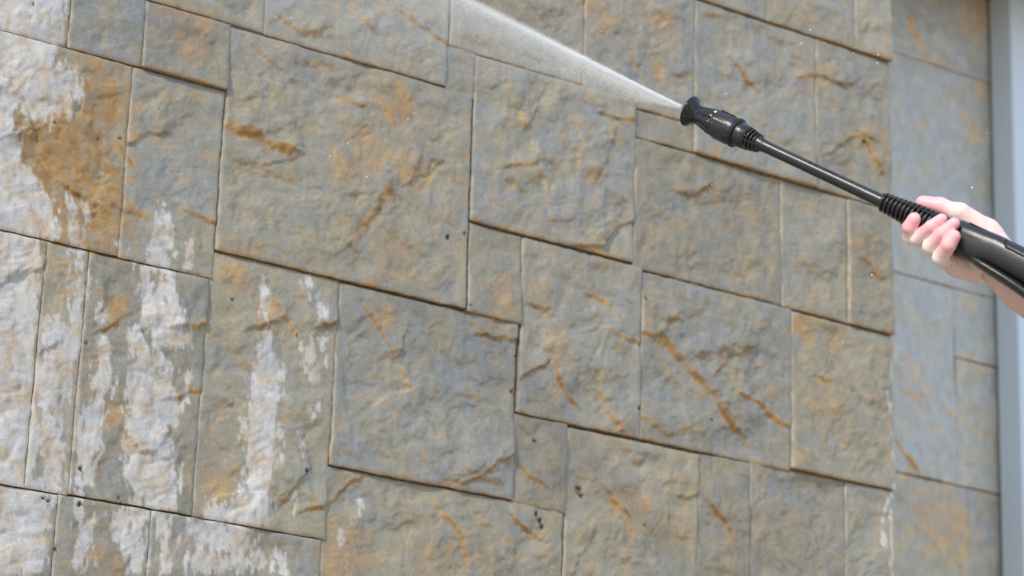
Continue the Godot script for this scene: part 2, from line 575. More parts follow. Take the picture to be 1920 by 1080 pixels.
			for p in pit_here:
				var dp: float = p2.distance_to(p[0]) / p[1] + f * 0.5
				if dp < 1.4:
					h -= 3.5 * (1.0 - smoothstep(0.3, 1.3, dp))
					pit_dark = maxf(pit_dark, 1.0 - smoothstep(0.7, 1.2, dp))
			# rounded arris
			var ch := clampf(1.0 - de / (3.4 + 3.0 * b), 0.0, 1.0)
			h -= 1.1 * ch * ch
			for bl in blo:
				var db: float = p2.distance_to(bl[0]) / bl[1] + 0.75 * blotch.get_noise_2d(px * 1.2, py * 1.2 + 70.0) + 0.3 * f
				stain = maxf(stain, bl[2] * 0.72 * (1.0 - smoothstep(0.45, 1.15, db)))
			var wet := 1.0
			if dry.size() > 0:
				var m := -30.0
				for d in dry:
					var ab: Vector2 = d[2] - d[0]
					var u := clampf((p2 - d[0]).dot(ab) / ab.length_squared(), 0.0, 1.0)
					m = maxf(m, lerpf(d[1], d[3], u) - p2.distance_to(d[0] + ab * u))
				m += jag.get_noise_2d(x * 1.5, y * 0.5) * 17.0 + streak.get_noise_2d(x * 1.6, y * 0.55) * 11.0 + fine.get_noise_2d(x * 1.5, y) * 2.5
				wet = 1.0 - smoothstep(-1.6, 3.6, m - 0.6) * clampf(0.97 + 0.7 * streak.get_noise_2d(x * 1.1, y * 0.4 + 99.0), 0.6, 1.0)
			var k2 := j * (nx + 1) + i
			pos[k2] = Vector3(x + gx - cx, y + gy - cy, lerpf(zb, zt, smoothstep(0.0, 0.7, t)) * 0.6 + 2.0 + tiltx * (s - 0.5) + h) * 0.001
			st_[k2] = stain
			dk[k2] = pit_dark
			wt[k2] = wet
	# normals and colours
	var nor := PackedVector3Array()
	nor.resize(n)
	var col := PackedColorArray()
	col.resize(n)
	var uv := PackedVector2Array()
	uv.resize(n)
	var uv2 := PackedVector2Array()
	uv2.resize(n)
	for j in ny + 1:
		var ju := mini(j + 1, ny)
		var jd := maxi(j - 1, 0)
		for i in nx + 1:
			var k := j * (nx + 1) + i
			var e := pos[j * (nx + 1) + mini(i + 1, nx)] - pos[j * (nx + 1) + maxi(i - 1, 0)]
			var v := pos[ju * (nx + 1) + i] - pos[jd * (nx + 1) + i]
			var nn := e.cross(v).normalized()
			nor[k] = nn
			var x := pos[k].x * 1000.0 + cx + ox
			var y := pos[k].y * 1000.0 + cy + oy
			var c1 := tint.get_noise_2d(x + 2000.0, y)
			var c2 := blotch.get_noise_2d(x, y * 0.9 + 800.0)
			var c3 := streak.get_noise_2d(x * 0.9, y * 0.35)
			var c4 := blotch.get_noise_2d(x * 0.75 - 700.0, y * 1.7)
			var c := Color(0.312, 0.287, 0.215)
			c = c.lerp(Color(0.258, 0.275, 0.287), 0.78 * clampf(0.34 + blue + 0.9 * c1 + 0.75 * c3 + 0.8 * c2, 0.0, 1.0))
			c = c.lerp(Color(0.355, 0.285, 0.170), 0.62 * smoothstep(-0.08, 0.5, c2 + ochre + 0.15 * c3))
			c = c.lerp(Color(0.42, 0.27, 0.13), 0.42 * smoothstep(0.28, 0.62, c4 + 0.5 * ochre))
			var underside_warm := smoothstep(0.16, 0.5, -nn.y) * (0.55 + 0.6 * c2)  # undersides warmer: iron stain and warm ground bounce painted into the colour
			c = c.lerp(Color(0.37, 0.225, 0.095), clampf(underside_warm, 0.0, 0.8))
			var so := clampf(st_[k] * (1.0 + 0.9 * c2 + 0.4 * c3), 0.0, 1.0)
			c = c.lerp(Color(0.49, 0.285, 0.10).lerp(Color(0.27, 0.15, 0.045), clampf(0.08 + 0.8 * (c3 + c1) + 2.4 * maxf(st_[k] - 0.6, 0.0), 0.0, 1.0)), clampf(so * 1.1, 0.0, 0.95))
			var val := 1.0 + tone + 0.16 * c3 + 0.14 * c2 + 0.13 * fine.get_noise_2d(x * 2.2, y * 1.1)
			c *= val * pale
			if wt[k] < 1.0:
				var dc := Color(0.59, 0.565, 0.53).lerp(Color(0.54, 0.42, 0.29), clampf(0.2 + 1.2 * c2 + 0.5 * so, 0.0, 1.0)).lerp(Color(0.52, 0.52, 0.54), clampf(0.1 + c1 + c3, 0.0, 1.0))
				dc *= 1.0 + 0.10 * c3 + 0.08 * c4
				c = dc.lerp(c, wt[k])
			# left arris painted paler, as if lit from the left
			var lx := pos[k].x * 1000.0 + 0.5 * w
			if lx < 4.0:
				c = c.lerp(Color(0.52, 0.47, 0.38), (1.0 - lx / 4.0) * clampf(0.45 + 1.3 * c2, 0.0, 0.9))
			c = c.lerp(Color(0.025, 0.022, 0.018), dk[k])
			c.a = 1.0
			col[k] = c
			uv[k] = Vector2(lerpf(0.06, 0.94, wt[k] * clampf(0.85 + 0.5 * c1 + 0.4 * c3, 0.3, 1.0)), 0.5)
			uv2[k] = Vector2(x, y) / 130.0
	var idx := PackedInt32Array()
	for j in ny:
		for i in nx:
			var k := j * (nx + 1) + i
			idx.append_array([k, k + nx + 1, k + 1, k + 1, k + nx + 1, k + nx + 2])
	# the four sides, back into the mortar
	var ring := PackedInt32Array()
	for i in nx:
		ring.append(i)
	for j in ny:
		ring.append(j * (nx + 1) + nx)
	for i in nx:
		ring.append(ny * (nx + 1) + nx - i)
	for j in ny:
		ring.append((ny - j) * (nx + 1))
	var base := pos.size()
	var nr := ring.size()
	for k in nr:
		var v := ring[k]
		var p := pos[v]
		var i := v % (nx + 1)
		var j := v / (nx + 1)
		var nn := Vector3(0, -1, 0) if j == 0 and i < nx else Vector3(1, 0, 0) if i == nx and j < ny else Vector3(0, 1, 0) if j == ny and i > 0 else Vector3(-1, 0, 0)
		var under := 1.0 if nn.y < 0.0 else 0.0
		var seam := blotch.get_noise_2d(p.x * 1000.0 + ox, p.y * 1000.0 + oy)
		var c := Color(0.32, 0.28, 0.22).lerp(Color(0.52, 0.31, 0.12), clampf(0.15 + 0.62 * under + seam * 0.8, 0.0, 1.0)).lerp(Color(0.50, 0.44, 0.34), clampf(0.6 + seam, 0.0, 0.85) if nn.x < 0.0 else 0.0)  # undersides: iron stain with painted bounce light; left sides painted paler, as lit
		c = c * (1.0 + 0.3 * fine.get_noise_2d(p.x * 900.0, p.y * 900.0))
		c.a = 1.0
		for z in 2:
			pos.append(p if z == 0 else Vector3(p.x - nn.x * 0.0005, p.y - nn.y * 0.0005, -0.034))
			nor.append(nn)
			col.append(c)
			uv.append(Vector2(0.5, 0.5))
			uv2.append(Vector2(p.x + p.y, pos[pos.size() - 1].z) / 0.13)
	for k in nr:
		var a := base + 2 * k
		var b := base + 2 * ((k + 1) % nr)
		idx.append_array([a, b, a + 1, b, b + 1, a + 1])
	var arr := []
	arr.resize(Mesh.ARRAY_MAX)
	arr[Mesh.ARRAY_VERTEX] = pos
	arr[Mesh.ARRAY_NORMAL] = nor
	arr[Mesh.ARRAY_COLOR] = col
	arr[Mesh.ARRAY_TEX_UV] = uv
	arr[Mesh.ARRAY_TEX_UV2] = uv2
	arr[Mesh.ARRAY_INDEX] = idx
	var m := ArrayMesh.new()
	m.add_surface_from_arrays(Mesh.PRIMITIVE_TRIANGLES, arr)
	return part("stone", m, stone_mat, parent, Transform3D(Basis(), Vector3(cx, cy, 0) * 0.001 - Vector3(parent.position.x, 0, 0)))

func box(size: Vector3, bevel := 0.0) -> Mesh:
	if bevel <= 0.0:
		var b := BoxMesh.new()
		b.size = size
		return b
	# a box with chamfered long edges (extruded octagon along y)
	var st := SurfaceTool.new()
	st.begin(Mesh.PRIMITIVE_TRIANGLES)
	st.set_smooth_group(-1)
	var hx := size.x / 2
	var hz := size.z / 2
	var o := [Vector2(hx - bevel, -hz), Vector2(hx, -hz + bevel), Vector2(hx, hz - bevel), Vector2(hx - bevel, hz), Vector2(-hx + bevel, hz), Vector2(-hx, hz - bevel), Vector2(-hx, -hz + bevel), Vector2(-hx + bevel, -hz)]
	for k in 8:
		var a: Vector2 = o[k]
		var b: Vector2 = o[(k + 1) % 8]
		var v := [Vector3(a.x, -size.y / 2, a.y), Vector3(b.x, -size.y / 2, b.y), Vector3(b.x, size.y / 2, b.y), Vector3(a.x, size.y / 2, a.y)]
		for i in [0, 1, 2, 0, 2, 3]:
			st.add_vertex(v[i])
		for i in [[Vector3(0, size.y / 2, 0), v[3], v[2]], [Vector3(0, -size.y / 2, 0), v[1], v[0]]]:
			for p in i:
				st.add_vertex(p)
	st.generate_normals()
	return st.commit()

func build_front_wall() -> void:
	front_marks()
	var w := thing("stone_wall", "large split-face stone wall with wet grey ochre blocks and pale dry patches at left", "wall", Vector3(-0.15, 0, 0))
	part("mortar", box(Vector3(2.02, 3.4, 0.24)), mortar_mat, w, Transform3D(Basis(), Vector3(-0.12, 1.7, -0.1256)))
	# left part, upper courses
	stone(w, -1080, -731, 2243, 2480, 1, 1, 1)
	stone(w, -731, -622, 2243, 2520, 2, 6, 2, 2.6, 0.8, {"blue": 0.35, "ochre": -0.15, "tone": -0.06})
	stone(w, -622, -490, 2243, 2343, 5, 17, 3, 2.6, 1.0, {"ochre": 0.12})
	stone(w, -622, -439, 2344, 2620, 2, 8, 4)
	stone(w, -439, -133, 2342, 2640, 2, 7, 5, 2.6, 1.0, {"ochre": 0.05})
	stone(w, -133, -81, 2337, 2410, 4, 3, 6)
	stone(w, -490, -84, 2009, 2341, 3, 12, 7, 2.6, 1.0, {"ochre": 0.08, "blue": -0.1})
	stone(w, -1080, -633, 1969, 2242, 3, 6, 8, 2.6, 1.0, {"ochre": 0.3, "blue": -0.3, "tone": -0.05})
	stone(w, -633, -491, 1968, 2242, 2, 5, 9, 2.6, 0.9, {"blue": 0.25, "ochre": 0.0})
	# left part, lower courses
	stone(w, -1080, -734, 1637, 1968, 3, 3, 10)
	stone(w, -734, -673, 1637, 1968, 2, 3, 11)
	stone(w, -673, -495, 1639, 1967, 3, 3, 12)
	stone(w, -495, -292, 1638, 2008, 1, 3, 13, 2.6, 0.9, {"blue": -0.2, "ochre": 0.0})
	stone(w, -1080, -686, 1380, 1636, 1, 1, 14)
	stone(w, -686, -554, 1380, 1637, 2, 2, 15)
	stone(w, -554, -297, 1380, 1637, 3, 3, 16)
	# the middle
	stone(w, -292, 10, 1742, 2006, 2, 11, 17, 2.6, 1.0, {"blue": 0.1})
	stone(w, -297, 102, 1380, 1741, 0, 2, 18, 2.6, 1.0, {"ochre": 0.12})
	stone(w, -81, 14, 2005, 2143, 2, 14, 19, 2.6, 0.9)
	stone(w, 10, 104, 1738, 1872, 3, 3, 20, 2.6, 1.0, {"tone": -0.12})
	stone(w, 14, 234, 1873, 2141, 4, 5, 21)
	stone(w, 104, 347, 1380, 1868, 2, 2, 22, 2.6, 1.0, {"ochre": 0.1})
	stone(w, -81, 215, 2145, 2407, 4, 8, 23, 2.6, 1.0, {"blue": 0.15})
	stone(w, -130, 114, 2409, 2740, 2, 4, 24)
	stone(w, 114, 328, 2398, 2740, 3, 5, 25, 2.6, 1.1, {"blue": 0.15, "ochre": 0.1})
	stone(w, 215, 328, 2351, 2397, 2, 4, 26, 2.6, 1.0, {"blue": 0.2})
	# the right part
	stone(w, 328, 577, 2351, 2612, 4, 13, 27, 2.6, 1.0, {"blue": 0.25})
	stone(w, 577, 741, 2351, 2612, 4, 6, 28, 2.6, 1.0, {"blue": -0.15})
	stone(w, 215, 507, 2138, 2349, 1, 5, 29)
	stone(w, 507, 646, 2137, 2349, 0, 4, 30)
	stone(w, 646, 741, 2135, 2349, 6, 13, 31, 2.6, 1.0, {"blue": -0.3, "ochre": 0.15})
	stone(w, 234, 527, 1873, 2136, 3, 4, 32, 2.6, 1.0, {"blue": 0.1})
	stone(w, 527, 740, 1877, 2133, 4, 12, 33, 2.6, 1.0, {"blue": -0.3, "ochre": 0.1})
	stone(w, 347, 446, 1480, 1872, 1, 1, 34)
	stone(w, 446, 639, 1480, 1876, 0, 0, 35)
	stone(w, 639, 740, 1480, 1876, 2, 2, 36)
	stone(w, 328, 471, 2614, 2860, 2, 11, 37)
	stone(w, 471, 659, 2614, 2860, 2, 10, 38)
	stone(w, 659, 742, 2614, 2860, 6, 16, 39, 2.6, 1.0, {"ochre": 0.15})

	# courses above and below
	var more := [[-1080, -731, 2482, 2860], [-731, -622, 2522, 2860], [-622, -439, 2622, 2860], [-439, -131, 2642, 2860], [-131, 114, 2742, 2860], [114, 327, 2742, 2860], [-1080, -640, 2862, 3200], [-640, -250, 2862, 3200], [-250, 40, 2862, 3200], [40, 420, 2862, 3200], [420, 742, 2862, 3200], [-1080, -700, 1040, 1378], [-700, -380, 1040, 1378], [-380, -20, 1040, 1378], [-20, 347, 1040, 1378], [347, 742, 1180, 1478]]
	for k in more.size():
		stone(w, more[k][0], more[k][1], more[k][2], more[k][3], 2, 4, 101 + k, 7.0)

func build_recess() -> void:
	ledges.clear()
	blobs.clear()
	dries.clear()
	pits.clear()
	recess_marks()
	var w := thing("stone_wall", "recessed blue-grey stone wall strip between the wall corner and the painted frame", "wall", Vector3(1.2, 0, -0.5))
	part("mortar", box(Vector3(0.80, 3.6, 0.20)), plain(Color(0.36, 0.35, 0.27), 0.9), w, Transform3D(Basis(), Vector3(-0.06, 1.8, -0.1055)))
	var bl := {"blue": 0.45, "ochre": -0.25, "tone": 0.05, "pale": 2.2}
	var oc := {"blue": 0.1, "ochre": 0.12, "tone": 0.0, "pale": 1.95}
	stone(w, 800, 1475, 2926, 3240, 2, 3, 51, 4.0, 0.7, bl)
	stone(w, 800, 1475, 2472, 2925, 1, 2, 52, 4.0, 0.6, bl)
	stone(w, 980, 1352, 2081, 2470, 2, 3, 53, 4.0, 0.65, bl)
	stone(w, 1352, 1475, 2333, 2471, 1, 3, 54, 4.0, 0.8, bl)
	stone(w, 1352, 1475, 2081, 2331, 2, 2, 55, 4.0, 1.0, {"blue": 0.3, "ochre": 0.0, "tone": 0.05, "pale": 2.2})
	stone(w, 980, 1380, 1760, 2079, 2, 2, 56, 4.0, 0.7, oc)
	stone(w, 980, 1475, 1380, 1758, 2, 2, 58, 8.0, 1.0, oc)
	stone(w, 1380, 1475, 1760, 2079, 0, 2, 57, 4.0, 1.0, {"blue": 0.3, "ochre": 0.0, "pale": 2.0})

func build_frame() -> void:
	var paint := plain(Color(0.74, 0.82, 0.88), 0.45)
	var dark := plain(Color(0.34, 0.41, 0.46), 0.5)
	var o := thing("window_frame", "pale blue-grey painted frame upright at the far right edge", "window frame", Vector3(1.512, 0, -0.46))
	part("casing_board", box(Vector3(0.050, 3.7, 0.06), 0.003), paint, o, Transform3D(Basis(), Vector3(-0.032, 1.85, 0.0)))
	part("groove_strip", box(Vector3(0.020, 3.7, 0.03)), dark, o, Transform3D(Basis(), Vector3(0.004, 1.85, -0.018)))
	part("sash_stile", box(Vector3(0.034, 3.7, 0.05), 0.004), paint, o, Transform3D(Basis(), Vector3(0.0315, 1.85, -0.006)))
	var glass := StandardMaterial3D.new()
	glass.albedo_color = Color(0.5, 0.6, 0.65, 0.15)
	glass.transparency = BaseMaterial3D.TRANSPARENCY_ALPHA
	glass.roughness = 0.03
	part("pane", box(Vector3(0.8, 3.4, 0.006)), glass, o, Transform3D(Basis(), Vector3(0.447, 1.85, -0.01)))
	part("sash_stile", box(Vector3(0.034, 3.7, 0.05), 0.004), paint, o, Transform3D(Basis(), Vector3(0.865, 1.85, -0.006)))
	part("curtain", box(Vector3(0.78, 3.4, 0.02)), plain(Color(0.5, 0.5, 0.48), 0.9), o, Transform3D(Basis(), Vector3(0.447, 1.85, -0.2)))

func build_eave() -> void:
	var wood := plain(Color(0.17, 0.125, 0.06), 0.8)
	var o := thing("roof_eave", "dark brown board eave just above the top of the recessed wall", "eave", Vector3(1.3, 3.117, -0.5))
	for k in 3:
		part("plank", box(Vector3(1.0, 0.025, 0.076)), wood, o, Transform3D(Basis(), Vector3(0.2, 0.0, 0.02 + 0.08 * k)))
	part("fascia", box(Vector3(1.0, 0.12, 0.022)), wood, o, Transform3D(Basis(), Vector3(0.2, 0.035, 0.235)))

# ---------------------------------------------------------------- the lance
# local axes: x from the nozzle to the hand, y up in the picture, z to the camera; millimetres
func lathe(prof: Array, seg := 40, lobes := 0, lobe_depth := 0.0) -> Mesh:
	var st := SurfaceTool.new()
	st.begin(Mesh.PRIMITIVE_TRIANGLES)
	st.set_smooth_group(0)
	for k in prof.size() - 1:
		var a: Vector2 = prof[k]
		var b: Vector2 = prof[k + 1]
		for i in seg:
			var q: Array = []
			for e in [[a, i], [b, i], [b, i + 1], [a, i + 1]]:
				var ph: float = TAU * e[1] / seg
				var rr: float = e[0].y
				if lobes > 0:
					rr -= lobe_depth * smoothstep(0.0, 0.6, cos(ph * lobes))
				q.append(Vector3(e[0].x, rr * cos(ph), rr * sin(ph)) * 0.001)
			for t in [0, 1, 2, 0, 2, 3]:
				st.add_vertex(q[t])
	st.index()
	st.generate_normals()
	return st.commit()

func loft(sections: Array, seg := 36) -> Mesh:
	# each section: x, centre y, half height, half width, squareness
	var st := SurfaceTool.new()
	st.begin(Mesh.PRIMITIVE_TRIANGLES)
	st.set_smooth_group(0)
	var rings: Array = []
	for s in sections:
		var ring: Array = []
		for i in seg:
			var ph := TAU * i / seg
			var e: float = 2.0 / s[4]
			ring.append(Vector3(s[0], s[1] + s[2] * signf(cos(ph)) * pow(absf(cos(ph)), e), s[3] * signf(sin(ph)) * pow(absf(sin(ph)), e)) * 0.001)
		rings.append(ring)
	for k in rings.size() - 1:
		for i in seg:
			var j := (i + 1) % seg
			for v in [rings[k][i], rings[k + 1][i], rings[k + 1][j], rings[k][i], rings[k + 1][j], rings[k][j]]:
				st.add_vertex(v)
	for i in seg:
		var j := (i + 1) % seg
		var c0 := Vector3(sections[0][0], sections[0][1], 0) * 0.001
		var c1 := Vector3(sections[-1][0], sections[-1][1], 0) * 0.001
		for v in [c0, rings[0][i], rings[0][j], c1, rings[-1][j], rings[-1][i]]:
			st.add_vertex(v)
	st.index()
	st.generate_normals()
	return st.commit()

func at_mm(x: float, y: float, z: float, turn := Basis()) -> Transform3D:
	return Transform3D(turn, Vector3(x, y, z) * 0.001)

func build_lance() -> void:
	var axis := Basis(Vector3(0.4628, -0.5133, 0.7227), Vector3(0.2095, 0.8555, 0.4735), Vector3(-0.8614, -0.0677, 0.5035))
	var lance := thing("pressure_lance", "black plastic pressure washer lance aimed up left with ribbed grip in the gloved hand", "pressure washer lance", Vector3(-0.2066, 2.0716, 0.6880))
	lance.basis = axis
	var satin := plain(Color(0.020, 0.0195, 0.019), 0.30)
	satin.normal_enabled = true
	satin.normal_scale = 0.25
	var nt := grain_texture(0.12, 0.0, 1.0, 77)
	nt.as_normal_map = true
	nt.bump_strength = 3.0
	satin.normal_texture = nt
	satin.uv1_triplanar = true
	satin.uv1_scale = Vector3(22, 22, 22)
	var gloss := plain(Color(0.010, 0.010, 0.012), 0.16)
	var wet := plain(Color(0.015, 0.0145, 0.014), 0.22)
	var black := plain(Color(0.006, 0.006, 0.006), 0.55)
	part("nozzle_flare", lathe([Vector2(3, 3), Vector2(1.5, 11), Vector2(-0.6, 17.6), Vector2(-0.2, 19.2), Vector2(1.4, 19.6), Vector2(2.8, 19.0), Vector2(4.4, 17.0), Vector2(7, 14.4), Vector2(10.5, 12.4), Vector2(15, 11.2), Vector2(20, 10.8), Vector2(25, 11.2)], 64), gloss, lance)
	part("nozzle_tip", lathe([Vector2(-1, 0.00), Vector2(-1, 3.27), Vector2(3, 4.36), Vector2(4, 8.72)], 24), wet, lance)
	# the turning head with its scooped flats
	part("nozzle_head", lathe([Vector2(16, 11.99), Vector2(22, 13.30), Vector2(32, 15.70), Vector2(40, 16.79), Vector2(41.5, 15.70)], 96, 8, 2.6), wet, lance)
	part("nozzle_sleeve", lathe([Vector2(37, 14.17), Vector2(41, 16.68), Vector2(42.5, 17.33), Vector2(60, 17.55), Vector2(67.5, 17.66), Vector2(69, 17.11), Vector2(70, 15.91), Vector2(71, 15.70)], 56), satin, lance)
	for k in 6:
		var ph := TAU * (k + 0.35) / 6.0
		var b := Basis(Vector3.RIGHT, ph)
		part("sleeve_rib", box(Vector3(0.020, 0.0012, 0.0022)), satin, lance, Transform3D(b, b * Vector3(0.052, 0.0180, 0)))
	part("seal_ring", lathe([Vector2(68.5, 16.35), Vector2(69, 18.42), Vector2(72, 18.42), Vector2(72.6, 16.35), Vector2(73, 15.15)], 56), black, lance)
	part("coupling", lathe([Vector2(71, 14.82), Vector2(73, 15.37), Vector2(87, 14.39), Vector2(88, 13.52), Vector2(89, 9.81)], 48), satin, lance)
	part("coupling_core", lathe([Vector2(86, 9.59), Vector2(104, 8.72), Vector2(106, 7.63)], 32), black, lance)
	for k in 3:
		var x := 91.2 + k * 4.6
		var rr := 13.7 - k * 1.3
		part("cooling_fin", lathe([Vector2(x - 1.0, 7.5), Vector2(x - 1.0, rr - 0.5), Vector2(x - 0.5, rr), Vector2(x + 0.5, rr - 0.1), Vector2(x + 1.0, rr - 0.6), Vector2(x + 1.0, 7.5)], 40), satin, lance)
	for ph in [0.35, PI + 0.35, PI / 2 + 0.35, -PI / 2 + 0.35]:
		var b := Basis(Vector3.RIGHT, ph) * Basis(Vector3.BACK, -0.21)
		part("coupling_web", box(Vector3(0.020, 0.004, 0.0016)), satin, lance, Transform3D(b, Basis(Vector3.RIGHT, ph) * Vector3(0.0965, 0.0107, 0)))
	part("tube", lathe([Vector2(101, 8.94), Vector2(104, 9.37), Vector2(110, 7.96), Vector2(118, 7.36), Vector2(150, 7.30), Vector2(240, 7.63), Vector2(284, 7.96)], 40), satin, lance)
	# moulded marks on the tube: two small rings and a row of raised strokes
	var tilt := Basis(Vector3.RIGHT, 0.62)
	for k in 2:
		var t := TorusMesh.new()
		t.inner_radius = 0.0015
		t.outer_radius = 0.0022
		t.rings = 20
		t.ring_segments = 8
		part("moulded_ring", t, wet, lance, Transform3D(Basis(Vector3.RIGHT, 0.95), Basis(Vector3.RIGHT, 0.95) * Vector3(0.1785 + k * 0.0075, 0.0075, 0)))
	for k in 7:
		part("moulded_stroke", box(Vector3(0.0014, 0.0008, 0.0026)), wet, lance, Transform3D(Basis(Vector3.RIGHT, 0.95), Basis(Vector3.RIGHT, 0.95) * Vector3(0.198 + k * 0.0028, 0.0075, 0)))
	# beads of water standing on the wet head
	var bead := SphereMesh.new()
	bead.radius = 1.0
	bead.height = 2.0
	bead.radial_segments = 10
	bead.rings = 6
	var beads := MultiMesh.new()
	beads.transform_format = MultiMesh.TRANSFORM_3D
	beads.mesh = bead
	beads.instance_count = 70
	var r := RandomNumberGenerator.new()
	r.seed = 17
	for k in 70:
		var ph := r.randf_range(-0.6, 2.4)
		var x := r.randf_range(3.0, 90.0)
		var rad := lerpf(19.0, 12.2, x / 20.0) if x < 20.0 else lerpf(12.2, 17.3, (x - 20.0) / 22.0) if x < 42.0 else 17.6 if x < 67.0 else 15.0
		beads.set_instance_transform(k, Transform3D(Basis.from_scale(Vector3.ONE * r.randf_range(0.00025, 0.0008)), Vector3(x, rad * cos(ph), rad * sin(ph)) * 0.001))
	var wet_beads := MultiMeshInstance3D.new()
	wet_beads.name = "water_beads"
	wet_beads.multimesh = beads
	wet_beads.material_override = plain(Color(0.16, 0.17, 0.18), 0.04)
	tag(wet_beads, "", "", "", "stuff")
	lance.add_child(wet_beads, true)
	# ribbed grip
	part("grip_core", lathe([Vector2(280, 7), Vector2(282, 10.0), Vector2(330, 11.6), Vector2(384, 15.0)], 36), black, lance)
	for k in 15:
		var x := 284.0 + k * 5.9
		var rr := 12.2 + 3.0 * smoothstep(0.0, 1.0, k / 9.0) + 0.10 * k
		part("grip_rib", lathe([Vector2(x - 1.1, 9), Vector2(x - 1.1, rr - 0.6), Vector2(x - 0.6, rr), Vector2(x + 0.6, rr), Vector2(x + 1.1, rr - 0.6), Vector2(x + 1.1, 9)], 48), satin, lance)
	for ph in [0.85, PI + 0.85]:
		var b := Basis(Vector3.RIGHT, ph) * Basis(Vector3.BACK, 0.052)
		part("grip_spine", box(Vector3(0.092, 0.004, 0.0016)), satin, lance, Transform3D(b, Basis(Vector3.RIGHT, ph) * Vector3(0.327, 0.0125, 0)))
	# body of the trigger gun
	part("gun_body", loft([[372, 0.0, 15.5, 15.0, 2.2], [378, 0.0, 18.6, 17.5, 2.4], [384, 0, 20.0, 19.0, 2.6], [408, 0.2, 20.5, 19.5, 2.7], [418, 0.4, 20.6, 20.2, 2.8], [427, 2.2, 19.2, 20.4, 2.8], [434, 3.2, 18.4, 20.6, 2.8], [470, 2.2, 18.8, 21.0, 2.8], [520, -1.0, 20.0, 21.5, 2.8], [600, -12.0, 21.0, 21.0, 2.7], [680, -44.0, 21.0, 20.0, 2.5], [725, -74.0, 19.0, 18.0, 2.5]], 48), satin, lance)
	part("trigger_guard", loft([[410, -15.0, 3.0, 9.0, 2.0], [414, -16.0, 4.6, 15.0, 2.2], [422, -17.2, 5.4, 18.6, 2.3], [436, -18.6, 6.0, 19.0, 2.3], [460, -21.0, 6.4, 18.5, 2.2], [480, -23.5, 6.6, 17.0, 2.2], [530, -33, 6.5, 9.5, 2.0], [600, -55, 7.0, 9.0, 2.0], [668, -80, 7.0, 9.0, 2.0]], 28), satin, lance)
	for k in [[393, 0.52, 30], [392, 1.30, 33], [393, 2.20, 13]]:
		var ph: float = k[1]
		var rr := pow(pow(absf(cos(ph)) / 20.6, 2.7) + pow(absf(sin(ph)) / 19.9, 2.7), -1.0 / 2.7)
		var b := Basis(Vector3.RIGHT, ph)
		part("vent_slot", box(Vector3(k[2] * 0.001, 0.0016, 0.0026)), black, lance, Transform3D(b, b * Vector3((k[0] + k[2] * 0.5) * 0.001, (rr - 0.35) * 0.001, 0)))
	# raised panel with its curved end on the side of the body
	var rim: Array = []
	for k in 9:
		var u := k / 8.0
		rim.append(Vector3(443.0 + 9.0 * (1.0 - cos(u * PI / 2)), 19.6 - 9.5 * sin(u * PI / 2), 0))
	for k in 12:
		rim.append(Vector3(452.0 + 7.0 * (k + 1), 10.1 - 0.28 * k, 0))
	var st := SurfaceTool.new()
	st.begin(Mesh.PRIMITIVE_TRIANGLES)
	st.set_smooth_group(0)
	for k in rim.size() - 1:
		var q: Array = []
		for e in [[rim[k], 0], [rim[k + 1], 0], [rim[k + 1], 1], [rim[k], 1]]:
			var p: Vector3 = e[0]
			# lie on the side of the body
			var yy := clampf((p.y - 2.6) / 18.8, -0.99, 0.99)
			var zz := 20.6 * pow(1.0 - pow(absf(yy), 2.6), 1.0 / 2.6)
			q.append([Vector3(p.x - 0.5, p.y - 1.2, zz + 0.9) * 0.001, Vector3(p.x + 0.6, p.y + 1.2, zz + 1.6) * 0.001][e[1]])
		for i in [0, 1, 2, 0, 2, 3]:
			st.add_vertex(q[i])
	st.index()
	st.generate_normals()
	part("panel_edge", st.commit(), black, lance)

# ---------------------------------------------------------------- bodies from joined capsules
var gd := PackedFloat32Array()
var g0 := Vector3.ZERO
var gn := Vector3i.ZERO
var gc := 0.002

func grid(lo: Vector3, hi: Vector3, cell: float) -> void:
	g0 = lo
	gc = cell
	gn = Vector3i(((hi - lo) / cell).ceil()) + Vector3i.ONE
	gd = PackedFloat32Array()
	gd.resize(gn.x * gn.y * gn.z)
	gd.fill(0.04)

func bone(a: Vector3, b: Vector3, ra: float, rb: float, k: float, cut := false) -> void:
	var m := maxf(ra, rb) + maxf(k, 0.0) + 3.0 * gc
	var i0 := Vector3i(((a.min(b) - Vector3.ONE * m - g0) / gc).floor()).clamp(Vector3i.ZERO, gn - Vector3i.ONE)
	var i1 := Vector3i(((a.max(b) + Vector3.ONE * m - g0) / gc).ceil()).clamp(Vector3i.ZERO, gn - Vector3i.ONE)
	var ab := b - a
	var l2 := maxf(ab.length_squared(), 1e-9)
	for z in range(i0.z, i1.z + 1):
		for y in range(i0.y, i1.y + 1):
			var row := (z * gn.y + y) * gn.x
			for x in range(i0.x, i1.x + 1):
				var p := g0 + Vector3(x, y, z) * gc
				var u := clampf((p - a).dot(ab) / l2, 0.0, 1.0)
				var d := p.distance_to(a + ab * u) - lerpf(ra, rb, u)
				var e := gd[row + x]
				if cut:
					d = -d
					var h := clampf(0.5 - 0.5 * (d - e) / k, 0.0, 1.0)
					gd[row + x] = maxf(e, lerpf(e, d, 1.0 - h) + k * h * (1.0 - h)) if d > e - k else e
				else:
					var h := clampf(0.5 + 0.5 * (e - d) / k, 0.0, 1.0)
					gd[row + x] = lerpf(e, d, h) - k * h * (1.0 - h)

func trim(at: Vector3, n: Vector3) -> void:
	for z in gn.z:
		for y in gn.y:
			for x in gn.x:
				var k := (z * gn.y + y) * gn.x + x
				gd[k] = maxf(gd[k], (g0 + Vector3(x, y, z) * gc - at).dot(n))

